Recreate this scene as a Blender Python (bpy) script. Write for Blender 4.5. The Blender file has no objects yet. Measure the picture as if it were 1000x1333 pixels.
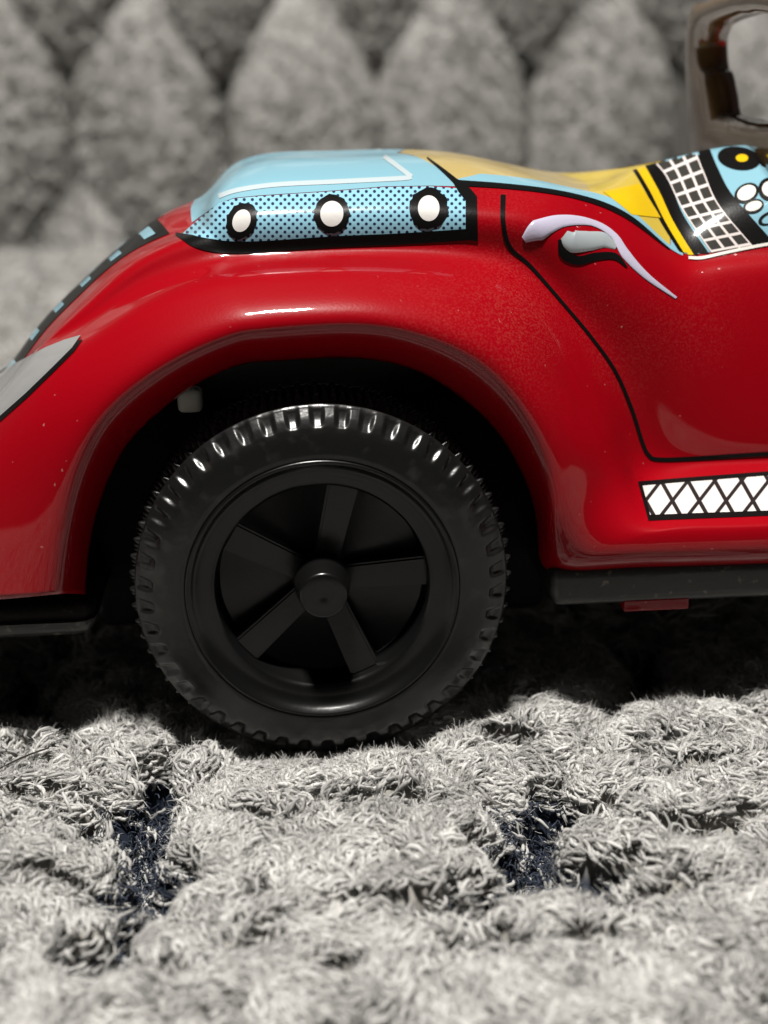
import bpy, bmesh, math
import numpy as np
from mathutils import Vector, Matrix
from mathutils.bvhtree import BVHTree
from mathutils.geometry import delaunay_2d_cdt

rng = np.random.default_rng(7)
R = math.radians
MM = 0.001
scene = bpy.context.scene
col = scene.collection

# ------------------------------------------------------------------ camera (all lengths below in mm, scaled to metres on build)
F_PX = 1800.0                      # focal length for a 1000 px wide frame
YAW, PITCH, ROLL = R(4.0), R(18.5), R(-1.0)
fw = np.array([math.sin(YAW) * math.cos(PITCH), math.cos(YAW) * math.cos(PITCH), -math.sin(PITCH)])
r0 = np.array([math.cos(YAW), -math.sin(YAW), 0.0])
u0 = np.cross(r0, fw)
rt = r0 * math.cos(ROLL) + u0 * math.sin(ROLL)
up = -r0 * math.sin(ROLL) + u0 * math.cos(ROLL)


def ray(px, py):
    return fw + rt * ((px - 500.0) / F_PX) + up * ((666.5 - py) / F_PX)


WHEEL_C = np.array([0.0, 0.0, 18.0])
CAM = WHEEL_C - 130.5 * ray(420, 768)


def at(px, py, Y):
    """the point of the photograph's ray (px, py) that lies at depth Y"""
    d = ray(px, py)
    return CAM + d * ((Y - CAM[1]) / d[1])


def proj(P):
    q = np.asarray(P) - CAM
    z = q @ fw
    return np.stack([500 + F_PX * (q @ rt) / z, 666.5 - F_PX * (q @ up) / z], -1)


cam = bpy.data.cameras.new('camera')
cam_o = bpy.data.objects.new('camera', cam)
col.objects.link(cam_o)
M = Matrix.Identity(4)
for i in range(3):
    M[i][0], M[i][1], M[i][2], M[i][3] = rt[i], up[i], -fw[i], CAM[i] * MM
cam_o.matrix_world = M
cam.sensor_fit = 'HORIZONTAL'
cam.sensor_width = 36.0
cam.lens = 36.0 * F_PX / 1000.0
cam.clip_start = 0.005
cam.clip_end = 20.0
cam.dof.use_dof = True
cam.dof.focus_distance = 0.1285
cam.dof.aperture_fstop = 30.0
cam.dof.aperture_blades = 0
scene.camera = cam_o
scene.cycles_curves.shape = 'THICK'

# ------------------------------------------------------------------ world, lamp, exposure
world = bpy.data.worlds.new('World')
scene.world = world
world.use_nodes = True
bg = world.node_tree.nodes['Background']
bg.inputs['Color'].default_value = (1.0, 0.98, 0.95, 1)
bg.inputs['Strength'].default_value = 0.02

LAMP_AZ, LAMP_EL, LAMP_D = R(-22), R(77.5), 1.25     # azimuth from the camera side, negative = to the left
lamp = bpy.data.lights.new('ceiling_lamp', 'AREA')
lamp.shape = 'RECTANGLE'
lamp.size, lamp.size_y = 0.13, 0.07
lamp.energy = 40.0
lamp.color = (1.0, 0.965, 0.915)
lamp_o = bpy.data.objects.new('ceiling_lamp', lamp)
col.objects.link(lamp_o)
ld = Vector((math.sin(LAMP_AZ) * math.cos(LAMP_EL), -math.cos(LAMP_AZ) * math.cos(LAMP_EL), math.sin(LAMP_EL)))
lamp_o.location = Vector((0.02, 0.02, 0.02)) + ld * LAMP_D
lamp_o.rotation_euler = (-ld).to_track_quat('-Z', 'Y').to_euler()

vs = scene.view_settings
vs.view_transform = 'Standard'
vs.look = 'None'
vs.exposure = 0.0
vs.gamma = 1.0
vs.use_curve_mapping = False


# ------------------------------------------------------------------ helpers
def nodes_of(m):
    m.use_nodes = True
    return m.node_tree.nodes, m.node_tree.links


def mat(name, colr, rough=0.5, metal=0.0, coat=0.0, spec=0.5, noise=None, bump=None, coat_rough=0.05):
    """noise = (scale per metre, other colour, low, high); bump = (scale, strength, distance)"""
    m = bpy.data.materials.new(name)
    n, l = nodes_of(m)
    b = n['Principled BSDF']
    b.inputs['Base Color'].default_value = (*colr, 1)
    b.inputs['Roughness'].default_value = rough
    b.inputs['Metallic'].default_value = metal
    b.inputs['Coat Weight'].default_value = coat
    b.inputs['Coat Roughness'].default_value = coat_rough
    b.inputs['Specular IOR Level'].default_value = spec
    tc = n.new('ShaderNodeTexCoord')
    if noise:
        t = n.new('ShaderNodeTexNoise')
        t.inputs['Scale'].default_value = noise[0]
        t.inputs['Detail'].default_value = 4
        l.new(tc.outputs['Object'], t.inputs['Vector'])
        mr = n.new('ShaderNodeMapRange')
        mr.inputs['From Min'].default_value, mr.inputs['From Max'].default_value = noise[2], noise[3]
        l.new(t.outputs['Fac'], mr.inputs['Value'])
        mx = n.new('ShaderNodeMix')
        mx.data_type = 'RGBA'
        mx.inputs['A'].default_value = (*colr, 1)
        mx.inputs['B'].default_value = (*noise[1], 1)
        l.new(mr.outputs['Result'], mx.inputs['Factor'])
        l.new(mx.outputs['Result'], b.inputs['Base Color'])
    if bump:
        t = n.new('ShaderNodeTexNoise')
        t.inputs['Scale'].default_value = bump[0]
        t.inputs['Detail'].default_value = 3
        l.new(tc.outputs['Object'], t.inputs['Vector'])
        bp = n.new('ShaderNodeBump')
        bp.inputs['Strength'].default_value = bump[1]
        bp.inputs['Distance'].default_value = bump[2]
        l.new(t.outputs['Fac'], bp.inputs['Height'])
        l.new(bp.outputs['Normal'], b.inputs['Normal'])
    return m


def mesh_obj(name, V, Fc, material, parent=None, smooth=True, uv=None):
    me = bpy.data.meshes.new(name)
    V = np.asarray(V, dtype=np.float64) * MM
    me.from_pydata(V.tolist(), [], [list(map(int, f)) for f in Fc])
    for mm in (material if isinstance(material, (list, tuple)) else [material]):
        me.materials.append(mm)
    if smooth:
        me.polygons.foreach_set('use_smooth', [True] * len(me.polygons))
    if uv is not None:
        lay = me.uv_layers.new(name='print')
        idx = np.empty(len(me.loops), dtype=np.int32)
        me.loops.foreach_get('vertex_index', idx)
        lay.data.foreach_set('uv', np.asarray(uv, dtype=np.float32)[idx].ravel())
    me.validate()
    me.update()
    o = bpy.data.objects.new(name, me)
    col.objects.link(o)
    if parent is not None:
        o.parent = parent
    return o


def grid_faces(nu, nv, wrap_u=False):
    f = []
    for i in range(nu - (0 if wrap_u else 1)):
        i2 = (i + 1) % nu
        for j in range(nv - 1):
            f.append((i * nv + j, i2 * nv + j, i2 * nv + j + 1, i * nv + j + 1))
    return f


def lathe(profile, n, mod=None):
    """profile: (radius, y) pairs round the axle; mod(angle, k, r, y) may change r, y"""
    V = []
    for i in range(n):
        a = 2 * math.pi * i / n
        for k, (r, y) in enumerate(profile):
            if mod:
                r, y = mod(a, k, r, y)
            V.append((r * math.cos(a), y, r * math.sin(a)))
    return np.array(V), [tuple(reversed(q)) for q in grid_faces(n, len(profile), True)]


def tag(o, label=None, cat=None, group=None, kind=None):
    for k, v in (('label', label), ('category', cat), ('group', group), ('kind', kind)):
        if v:
            o[k] = v
    return o


def hash2(ix, iy, s=0):
    h = (ix.astype(np.int64) * 374761393 + iy.astype(np.int64) * 668265263 + s * 1442695041) & 0x7fffffff
    h = ((h ^ (h >> 13)) * 1274126177) & 0x7fffffff
    h = ((h ^ (h >> 16)) * 2246822519) & 0x7fffffff
    return ((h ^ (h >> 15)) & 0xffffff) / float(0xffffff)


def vnoise(x, y, s=0):
    ix, iy = np.floor(x), np.floor(y)
    fx, fy = x - ix, y - iy
    fx, fy = fx * fx * (3 - 2 * fx), fy * fy * (3 - 2 * fy)
    a, b = hash2(ix, iy, s), hash2(ix + 1, iy, s)
    c, d = hash2(ix, iy + 1, s), hash2(ix + 1, iy + 1, s)
    return (a * (1 - fx) + b * fx) * (1 - fy) + (c * (1 - fx) + d * fx) * fy


def fbm(x, y, s=0, o=3):
    t, amp = 0, 0.5
    for k in range(o):
        t = t + amp * vnoise(x * 2 ** k, y * 2 ** k, s + k)
        amp *= 0.5
    return t


# ------------------------------------------------------------------ rug: petal-shaped pads of plush pile on a dark cord backing
RDX, RPY, RW, RH = 34.0, 34.0, 16.2, 29.5         # petal spacing across, row pitch, half width, half length
RC, RS = math.cos(R(-3)), math.sin(R(-3))


def petal_pad(a, b, W, H):
    """0..1 cushion height of one petal at local (a across, b along)"""
    t = np.clip(np.abs(b) / H, 0, 1)
    w = W * (1 - t ** 1.7)
    d = np.clip(1 - np.abs(a) / np.maximum(w, 1e-6), 0, 1)
    return np.where(np.abs(b) < H, (1 - (1 - d) ** 5.0) ** 0.5 * (1 - t ** 8), 0)


PARTINGS = []
for (px_, py_, qa, qb) in ((985, 1012, 4.5, 1.3), (905, 1112, 4.8, 1.6), (975, 1118, 3.0, 1.3), (540, 1068, 3.4, 1.1), (545, 968, 4.0, 1.2), (255, 985, 2.6, 1.2), (635, 1248, 3.6, 1.3),
                          (770, 1245, 2.6, 1.2), (440, 1285, 2.4, 1.5), (205, 1290, 3.0, 1.2), (835, 985, 3.2, 0.9), (330, 1085, 2.6, 1.0), (205, 1025, 2.2, 3.2), (665, 980, 3.6, 2.2), (722, 1060, 2.8, 4.0),
                          (672, 1110, 3.6, 2.6), (225, 1150, 2.6, 3.4), (120, 1265, 3.8, 2.2), (205, 1085, 1.6, 3.0), (170, 1215, 2.2, 2.6), (90, 1050, 2.6, 0.9), (590, 1190, 1.2, 3.0), (860, 1190, 3.4, 0.9), (380, 975, 3.2, 1.0)):
    d_ = ray(px_, py_)
    g_ = CAM + d_ * ((1.0 - CAM[2]) / d_[2])
    PARTINGS.append((float(g_[0]), float(g_[1]), qa * 1.05, qb * 1.1))


def rug_pad(x, y):
    wx = x + 3.0 * (fbm(x * 0.11, y * 0.11, 31) - 0.44)
    wy = y + 3.0 * (fbm(x * 0.11, y * 0.11, 47) - 0.44)
    a0 = RC * wx + RS * wy - 0.6
    b0 = -RS * wx + RC * wy + 18.0
    out = np.zeros_like(x)
    row0 = np.round(b0 / RPY)
    for dr in (-1, 0, 1):
        row = row0 + dr
        off = np.where(np.mod(row, 2) == 0, 0.0, RDX / 2)
        c0 = np.round((a0 - off) / RDX)
        for dc in (-1, 0, 1):
            out = np.maximum(out, petal_pad(a0 - off - (c0 + dc) * RDX, b0 - row * RPY, RW, RH))
    # small slits where the pile has parted and the dark cord shows
    zone = np.clip((fbm(x * 0.045 + 3, y * 0.05, 83, 2) - 0.27) * 5, 0.1, 1)
    slit = np.clip((fbm(x * 0.17, y * 0.42, 61, 3) - 0.52) * 11, 0, 1) * zone
    for (qx, qy, qa, qb) in PARTINGS:
        d2 = ((x - qx + 1.2 * (vnoise(x * 0.7, y * 0.7, 15) - 0.5)) / qa) ** 2 + ((y - qy + 1.2 * (vnoise(x * 0.7, y * 0.7, 16) - 0.5)) / qb) ** 2
        slit = np.maximum(slit, np.clip(1.6 - 1.3 * d2, 0, 1))
    return out * (1 - 0.95 * slit)


def lumps(x, y, sc, seed):
    """rounded nubs of matted pile, one per jittered cell, 0..1 high"""
    xs_ = x + 0.5 * sc * (vnoise(x / sc * 1.7, y / sc * 1.7, seed + 7) - 0.5)
    ys_ = y + 0.5 * sc * (vnoise(x / sc * 1.7, y / sc * 1.7, seed + 8) - 0.5)
    ix, iy = np.floor(xs_ / sc), np.floor(ys_ / sc)
    out = np.zeros_like(x)
    for dx in (-1, 0, 1):
        for dy in (-1, 0, 1):
            jx, jy = ix + dx, iy + dy
            px = (jx + 0.1 + 0.8 * hash2(jx, jy, seed)) * sc
            py = (jy + 0.1 + 0.8 * hash2(jx, jy, seed + 1)) * sc
            d2 = ((px - xs_) ** 2 + (py - ys_) ** 2) / (0.62 * sc) ** 2
            out = np.maximum(out, np.sqrt(np.clip(1 - d2 * 0.8, 0, 1)) * (0.45 + 0.55 * hash2(jx, jy, seed + 2)))
    return out


def rug_h(x, y):
    p = rug_pad(x, y)
    press = np.ones_like(x)
    for wx_ in (0.0, 2 * 57.0):
        for wy_ in (5.0, 49.0):
            press = press * (1 - 0.95 * np.exp(-(((x - wx_) / 11.0) ** 2 + ((y - wy_) / 10.0) ** 2) ** 1.5))
    soft = 2.4 * (fbm(x * 0.12, y * 0.15, 3) - 0.44)
    nub = 1.5 * lumps(x, y, 4.6, 211) + 0.5 * lumps(x, y, 2.1, 307)
    return -5.9 + 4.8 * p + 3.4 * press * np.sqrt(p) + p * (soft + nub * (0.4 + 0.6 * press)), p


def axis_lines(lo, n0, n1, hi, fine, coarse):
    return np.concatenate([np.arange(lo, n0, coarse), np.arange(n0, n1, fine), np.arange(n1, hi + coarse, coarse)])


BACK_Y = 372.0
gx = axis_lines(-420, -56, 78, 460, 0.45, 3.0)
gy = axis_lines(-130, -84, 30, BACK_Y + 6, 0.45, 3.0)
GX, GY = np.meshgrid(gx, gy, indexing='ij')
GH, GP = rug_h(GX, GY)
m_back = bpy.data.materials.new('rug_backing')
n, l = nodes_of(m_back)
b = n['Principled BSDF']
b.inputs['Roughness'].default_value = 0.95
b.inputs['Specular IOR Level'].default_value = 0.1
at_n = n.new('ShaderNodeAttribute')
at_n.attribute_name = 'pad'
mr = n.new('ShaderNodeMapRange')
mr.inputs['From Min'].default_value, mr.inputs['From Max'].default_value = 0.50, 0.80
l.new(at_n.outputs['Fac'], mr.inputs['Value'])
mx = n.new('ShaderNodeMix')
mx.data_type = 'RGBA'
mx.inputs['A'].default_value = (0.020, 0.026, 0.040, 1)
mx.inputs['B'].default_value = (0.24, 0.23, 0.21, 1)
l.new(mr.outputs['Result'], mx.inputs['Factor'])
l.new(mx.outputs['Result'], b.inputs['Base Color'])
rug = mesh_obj('rug_ground', np.stack([GX.ravel(), GY.ravel(), GH.ravel() - 0.45], -1), grid_faces(len(gx), len(gy)), m_back)
att = rug.data.attributes.new('pad', 'FLOAT', 'POINT')
att.data.foreach_set('value', GP.ravel().astype(np.float32))
tag(rug, 'pale grey plush rug with petal shaped pads under the toy car', 'rug', kind='structure')


def fibre_mat(name, c1, c2):
    m = bpy.data.materials.new(name)
    n, l = nodes_of(m)
    b = n['Principled BSDF']
    b.inputs['Roughness'].default_value = 0.5
    b.inputs['Specular IOR Level'].default_value = 0.22
    hi = n.new('ShaderNodeAttribute')
    hi.attribute_name = 'tone'
    mx = n.new('ShaderNodeMix')
    mx.data_type = 'RGBA'
    mx.inputs['A'].default_value = (*c1, 1)
    mx.inputs['B'].default_value = (*c2, 1)
    l.new(hi.outputs['Fac'], mx.inputs['Factor'])
    l.new(mx.outputs['Result'], b.inputs['Base Color'])
    tr = n.new('ShaderNodeBsdfTranslucent')
    l.new(mx.outputs['Result'], tr.inputs['Color'])
    ms = n.new('ShaderNodeMixShader')
    ms.inputs['Fac'].default_value = 0.25
    l.new(b.outputs['BSDF'], ms.inputs[1])
    l.new(tr.outputs['BSDF'], ms.inputs[2])
    l.new(ms.outputs['Shader'], n['Material Output'].inputs['Surface'])
    return m


m_fibre = fibre_mat('plush_fibre', (0.235, 0.232, 0.224), (0.62, 0.613, 0.593))
m_navy = fibre_mat('cord_fibre', (0.02, 0.026, 0.04), (0.05, 0.06, 0.085))


def hair_obj(name, P, rad, material, parent=None, tone=None):
    """P: (N, K, 3) points in mm; rad: (N, K) radii in mm"""
    N, K, _ = P.shape
    hc = bpy.data.hair_curves.new(name)
    hc.add_curves([K] * N)
    pa = hc.attributes.get('position') or hc.attributes.new('position', 'FLOAT_VECTOR', 'POINT')
    pa.data.foreach_set('vector', (P * MM).astype(np.float32).ravel())
    ra = hc.attributes.get('radius') or hc.attributes.new('radius', 'FLOAT', 'POINT')
    ra.data.foreach_set('value', (rad * MM).astype(np.float32).ravel())
    ta = hc.attributes.new('tone', 'FLOAT', 'CURVE')
    ta.data.foreach_set('value', (rng.random(N) if tone is None else tone).astype(np.float32))
    hc.materials.append(material)
    o = bpy.data.objects.new(name, hc)
    col.objects.link(o)
    if parent is not None:
        o.parent = parent
    return o


def clump_of(x, y, s, seed):
    """centre and random numbers of the tuft each root belongs to"""
    ix, iy = np.floor(x / s), np.floor(y / s)
    best = np.full(x.shape, 1e9)
    cx, cy, ra, rb = (np.zeros_like(x) for _ in range(4))
    for dx in (-1, 0, 1):
        for dy in (-1, 0, 1):
            jx, jy = ix + dx, iy + dy
            px = (jx + 0.15 + 0.7 * hash2(jx, jy, seed)) * s
            py = (jy + 0.15 + 0.7 * hash2(jx, jy, seed + 1)) * s
            d = (px - x) ** 2 + (py - y) ** 2
            k = d < best
            best = np.where(k, d, best)
            cx, cy = np.where(k, px, cx), np.where(k, py, cy)
            ra = np.where(k, hash2(jx, jy, seed + 2), ra)
            rb = np.where(k, hash2(jx, jy, seed + 3), rb)
    return cx, cy, ra, rb


def pile(x, y, length, rad, s, K=5, min_pad=0.36, e=0.35):
    """short matted fibres lying over the nubs of the pile"""
    h, p = rug_h(x, y)
    keep = (p > min_pad) | (rng.random(x.shape) < 0.03)
    x, y, h, p = x[keep], y[keep], h[keep], p[keep]
    hx = np.clip((rug_h(x + e, y)[0] - rug_h(x - e, y)[0]) / (2 * e), -2.0, 2.0)
    hy = np.clip((rug_h(x, y + e)[0] - rug_h(x, y - e)[0]) / (2 * e), -2.0, 2.0)
    nn = np.stack([-hx, -hy, np.ones_like(x)], -1)
    nn /= np.linalg.norm(nn, axis=1)[:, None]
    cx, cy, ra, rb = clump_of(x, y, s, 5)
    flow = 2 * math.pi * (fbm(cx * 0.06, cy * 0.06, 71) * 2.4) + (ra - 0.5) * 5.0 + rng.normal(0, 0.42, x.shape)
    ln = length * (0.7 + 0.5 * rb) * (0.6 + 0.8 * rng.random(x.shape))
    fd = np.stack([np.cos(flow), np.sin(flow), np.zeros_like(x)], -1)
    fd -= nn * np.einsum('ij,ij->i', fd, nn)[:, None]
    fd /= np.linalg.norm(fd, axis=1)[:, None]
    sd = np.cross(nn, fd)
    root = np.stack([x, y, h], -1) - nn * 0.12
    toc = np.stack([cx - x, cy - y, np.zeros_like(x)], -1)
    lift = rng.gamma(2.0, 0.15, x.shape) + 0.35 * rb
    curl = rng.normal(0, 0.30, x.shape) + (ra - 0.5) * 1.4
    P = np.empty((len(x), K, 3))
    for k in range(K):
        t = k / (K - 1)
        P[:, k] = (root + fd * (ln * (t - 0.18 * t * t))[:, None] + sd * (ln * curl * t * t)[:, None]
                   + toc * (0.6 * t) + nn * (ln * lift * (1.5 * t - 0.9 * t * t) + 0.10 * t)[:, None] + rng.normal(0, 0.05 * length, root.shape) * t)
    rr = np.empty((len(x), K))
    for k in range(K):
        rr[:, k] = rad * (1.0 - 0.5 * (k / (K - 1)) ** 2)
    return P, rr, np.clip(0.15 + 0.7 * hash2(np.floor(cx * 50), np.floor(cy * 50), 9) + rng.normal(0, 0.22, x.shape), 0, 1)




def yarn(x, y, length, rad, s, K=6, min_pad=0.46, e=0.35):
    """chenille: short soft lengths of yarn that arch over the surface of the pads"""
    h, p = rug_h(x, y)
    keep = (p > min_pad) | (rng.random(x.shape) < 0.20)
    x, y, h, p = x[keep], y[keep], h[keep], p[keep]
    hx = np.clip((rug_h(x + e, y)[0] - rug_h(x - e, y)[0]) / (2 * e), -2.0, 2.0)
    hy = np.clip((rug_h(x, y + e)[0] - rug_h(x, y - e)[0]) / (2 * e), -2.0, 2.0)
    nn = np.stack([-hx, -hy, np.ones_like(x)], -1)
    nn /= np.linalg.norm(nn, axis=1)[:, None]
    cx, cy, ra, rb = clump_of(x, y, s, 5)
    flow = 2 * math.pi * (fbm(cx * 0.05, cy * 0.05, 71) * 1.6) + (ra - 0.5) * 2.4 + rng.normal(0, 0.5, x.shape)
    ln = length * (0.6 + 0.8 * rng.random(x.shape))
    fd = np.stack([np.cos(flow), np.sin(flow), np.zeros_like(x)], -1)
    fd -= nn * np.einsum('ij,ij->i', fd, nn)[:, None]
    fd /= np.linalg.norm(fd, axis=1)[:, None]
    sd = np.cross(nn, fd)
    root = np.stack([x, y, h], -1) - nn * 0.30
    arch = rng.uniform(0.35, 0.95, x.shape)
    curl = rng.normal(0, 0.45, x.shape)
    P = np.empty((len(x), K, 3))
    rr = np.empty((len(x), K))
    rv = rad * rng.uniform(0.75, 1.3, x.shape)
    for k in range(K):
        t = k / (K - 1)
        P[:, k] = (root + fd * (ln * (t - 0.5))[:, None] + sd * (ln * curl * (t * t - t))[:, None]
                   + nn * (arch * math.sin(math.pi * (0.1 + 0.85 * t)))[:, None] + rng.normal(0, 0.05, root.shape))
        rr[:, k] = rv * (0.55 + 0.45 * math.sin(math.pi * min(1, max(0, t)))) * rng.uniform(0.85, 1.15, x.shape)
    tone = np.clip(0.25 + 0.5 * hash2(np.floor(cx * 50), np.floor(cy * 50), 9) + rng.normal(0, 0.22, x.shape), 0, 1)
    return P, rr, tone


def fuzz_on(P, rr, tone, n_, length, rad, K=4):
    """fine fibres that stand off the yarn and blur its outline"""
    N, KY, _ = P.shape
    i_ = rng.integers(0, N, n_)
    f = rng.random(n_) * (KY - 1.001)
    k = f.astype(int)
    w = (f - k)[:, None]
    base = P[i_, k] * (1 - w) + P[i_, k + 1] * w
    tan = P[i_, k + 1] - P[i_, k]
    tan /= np.maximum(np.linalg.norm(tan, axis=1), 1e-6)[:, None]
    out = rng.normal(0, 1, (n_, 3))
    out -= tan * np.einsum('ij,ij->i', out, tan)[:, None]
    out[:, 2] = np.abs(out[:, 2])
    out /= np.linalg.norm(out, axis=1)[:, None]
    r_ = rr[i_, k][:, None]
    ln = (length * rng.uniform(0.5, 1.4, n_))[:, None]
    sg = np.where(rng.random(n_) < 0.5, -1, 1)[:, None]
    sp = rng.normal(0, 0.35, (n_, 3))
    Q_ = np.empty((n_, K, 3))
    for q_ in range(K):
        t = q_ / (K - 1)
        Q_[:, q_] = base + out * (r_ * 0.85 + ln * 0.22 * t) + (tan * sg + sp) * ln * t * 0.8 + rng.normal(0, 0.03, (n_, 3)) * t
    return Q_, np.full((n_, K), rad) * np.linspace(1, 0.5, K)[None], np.clip(tone[i_] + rng.normal(0.12, 0.2, n_), 0, 1)


n_near = 105000
xs = rng.uniform(-52, 74, n_near)
ys = rng.uniform(-82, 24, n_near)
P1, r1, t1 = yarn(xs, ys, 1.9, 0.150, 3.0)
tag(hair_obj('rug_pile', P1, r1, m_fibre, rug, t1), kind='stuff')
P1f, r1f, t1f = fuzz_on(P1, r1, t1, 680000, 0.85, 0.025)
tag(hair_obj('rug_fuzz', P1f, r1f, m_fibre, rug, t1f), kind='stuff')
# the rug goes on outside the near patch with coarser yarn
xs, ys = rng.uniform(-170, 210, 90000), rng.uniform(-128, 26, 90000)
k = (xs < -51) | (xs > 73) | (ys < -81) | (ys > 23)
P5, r5, t5 = yarn(xs[k], ys[k], 3.0, 0.34, 4.0, K=5)
tag(hair_obj('rug_pile', P5, r5, m_fibre, rug, t5), kind='stuff')
P5f, r5f, t5f = fuzz_on(P5, r5, t5, 120000, 1.4, 0.05)
tag(hair_obj('rug_fuzz', P5f, r5f, m_fibre, rug, t5f), kind='stuff')
n_far = 60000
xs = rng.uniform(-150, 190, n_far)
ys = 22 + (BACK_Y - 22) * rng.random(n_far) ** 1.25
P2, r2, t2 = pile(xs, ys, 3.0, 0.20, 4.5, K=4)
tag(hair_obj('rug_pile', P2, r2, m_fibre, rug, t2), kind='stuff')
# dark cord loops showing in the gaps between the pads
xs, ys = rng.uniform(-52, 74, 150000), rng.uniform(-82, 24, 150000)
hh, pp = rug_h(xs, ys)
k = pp < 0.56
xs, ys, hh = xs[k], ys[k], hh[k]
a = rng.uniform(0, 2 * math.pi, len(xs))
P3 = np.empty((len(xs), 4, 3))
for q in range(4):
    t = q / 3
    P3[:, q] = np.stack([xs + np.cos(a) * 1.1 * t, ys + np.sin(a) * 1.1 * t, hh + 0.9 * math.sin(t * 2.4)], -1) + rng.normal(0, 0.10, (len(xs), 3))
tag(hair_obj('cord_pile', P3, np.full((len(xs), 4), 0.055), m_navy, rug), kind='stuff')

# ------------------------------------------------------------------ backdrop: the same plush standing up behind, one pad per petal
m_wall_base = mat('plush_backing', (0.09, 0.087, 0.08), 0.95, spec=0.1, bump=(900, 0.8, 0.002))
m_pad = mat('plush_pad', (0.285, 0.278, 0.264), 0.95, spec=0.1, noise=(1100, (0.40, 0.392, 0.376), 0.35, 0.62), bump=(800, 1.0, 0.0025))
bx0, bx1 = -400.0, 440.0
V = [(bx0, BACK_Y, -8), (bx1, BACK_Y, -8), (bx1, BACK_Y + 28, 260), (bx0, BACK_Y + 28, 260),
     (bx0, BACK_Y + 12, -8), (bx1, BACK_Y + 12, -8), (bx1, BACK_Y + 40, 260), (bx0, BACK_Y + 40, 260)]
back = mesh_obj('plush_backdrop', V, [(0, 1, 2, 3), (5, 4, 7, 6), (4, 0, 3, 7), (1, 5, 6, 2), (3, 2, 6, 7), (4, 5, 1, 0)], m_wall_base, smooth=False)
tag(back, 'grey plush cushion with rows of petal shaped pads behind the toy', 'cushion', kind='structure')


def petal_mesh(seed):
    W, H, nu, nv = 24.8, 50.0, 40, 72
    U, Vv = np.meshgrid(np.linspace(-1, 1, nu), np.linspace(-1, 1, nv), indexing='ij')
    z = Vv * H
    w = W * (1 - np.abs(Vv) ** 2.6) + 0.2
    x = U * w + 1.6 * (fbm(U * 2 + 5, z * 0.08, seed) - 0.44)
    d = 1 - np.abs(U)
    h = 14.0 * (1 - (1 - d) ** 2.0) ** 0.8 * (1 - np.abs(Vv) ** 2.2) ** 0.8
    h = h + 1.2 * (fbm(x * 0.18 + 9, z * 0.18, seed) - 0.44) * np.minimum(1, h / 4) + 0.9 * (fbm(x * 0.5, z * 0.5, seed + 5) - 0.44) * np.minimum(1, h / 4)
    return np.stack([x.ravel(), -h.ravel(), z.ravel()], -1), grid_faces(nu, nv)


pm = []
for s in range(4):
    V, Fc = petal_mesh(s * 13 + 2)
    o = mesh_obj('petal', V, Fc, m_pad)
    pm.append(o.data)
    bpy.data.objects.remove(o)
pc = at(397, 158, BACK_Y)
q = 0
petal_spots = []
for row in range(-2, 3):
    for c in range(-7, 8):
        x = pc[0] + (c + (0.5 if row % 2 else 0)) * 53.0 + rng.uniform(-3, 3)
        z = pc[2] + row * 65.0 + rng.uniform(-4, 4)
        if z < -30 or z > 235 or not -370 < x < 410:
            continue
        o = bpy.data.objects.new('petal', pm[q % 4])
        col.objects.link(o)
        o.parent = back
        o.location = (x * MM, (BACK_Y - 0.5 + (z + 8) * 28 / 268) * MM, z * MM)
        o.rotation_euler = (R(-5.9), R(rng.uniform(-4, 4)), R(rng.uniform(-3, 3)))
        o.scale = (rng.uniform(0.94, 1.03), 1, rng.uniform(0.94, 1.05))
        petal_spots.append((x, z))
        q += 1
# short fuzz on the pads
nb = 110000
bxs, bzs = rng.uniform(-220, 280, nb), rng.uniform(-10, 170, nb)
hb = np.zeros(nb)
for (cx_, cz_) in petal_spots:
    aa, bb = bxs - cx_, bzs - cz_
    t = np.clip(np.abs(bb) / 50.0, 0, 1)
    w = 24.8 * (1 - t ** 2.6) + 0.2
    d = np.clip(1 - np.abs(aa) / w, 0, 1)
    hb = np.maximum(hb, np.where(np.abs(bb) < 50, 14.0 * (1 - (1 - d) ** 2.0) ** 0.8 * (1 - t ** 2.2) ** 0.8, 0))
yb = BACK_Y - 0.5 + (bzs + 8) * 28 / 268 - hb
on = hb > 1.5
bxs, bzs, yb = bxs[on], bzs[on], yb[on]
nb = len(bxs)
cx_, cz_, ra, rb = clump_of(bxs, bzs, 3.0, 90)
root = np.stack([bxs, yb + 0.5, bzs], -1)
an = ra * 2 * math.pi
P4 = np.empty((nb, 4, 3))
for k in range(4):
    t = k / 3
    P4[:, k] = root + np.stack([np.cos(an) * 1.6 * t + (cx_ - bxs) * 0.2 * t, -1.3 * t * (0.6 + rb), np.sin(an) * 1.6 * t + (cz_ - bzs) * 0.2 * t], -1) + rng.normal(0, 0.35, (nb, 3)) * t
m_fuzz = fibre_mat('backdrop_fibre', (0.32, 0.314, 0.30), (0.47, 0.462, 0.443))
tag(hair_obj('plush_pile', P4, np.full((nb, 4), 0.24), m_fuzz, back), kind='stuff')

# ------------------------------------------------------------------ the tin toy car
car = bpy.data.objects.new('toy_car', None)
car.empty_display_size = 0.02
col.objects.link(car)
tag(car, 'shiny red printed tin toy convertible with black plastic wheels on the plush rug', 'toy car')

YC = 27.0            # the car's centre plane
XM_PX = 1120         # half way between the axles (photograph pixel on the body side)

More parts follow.
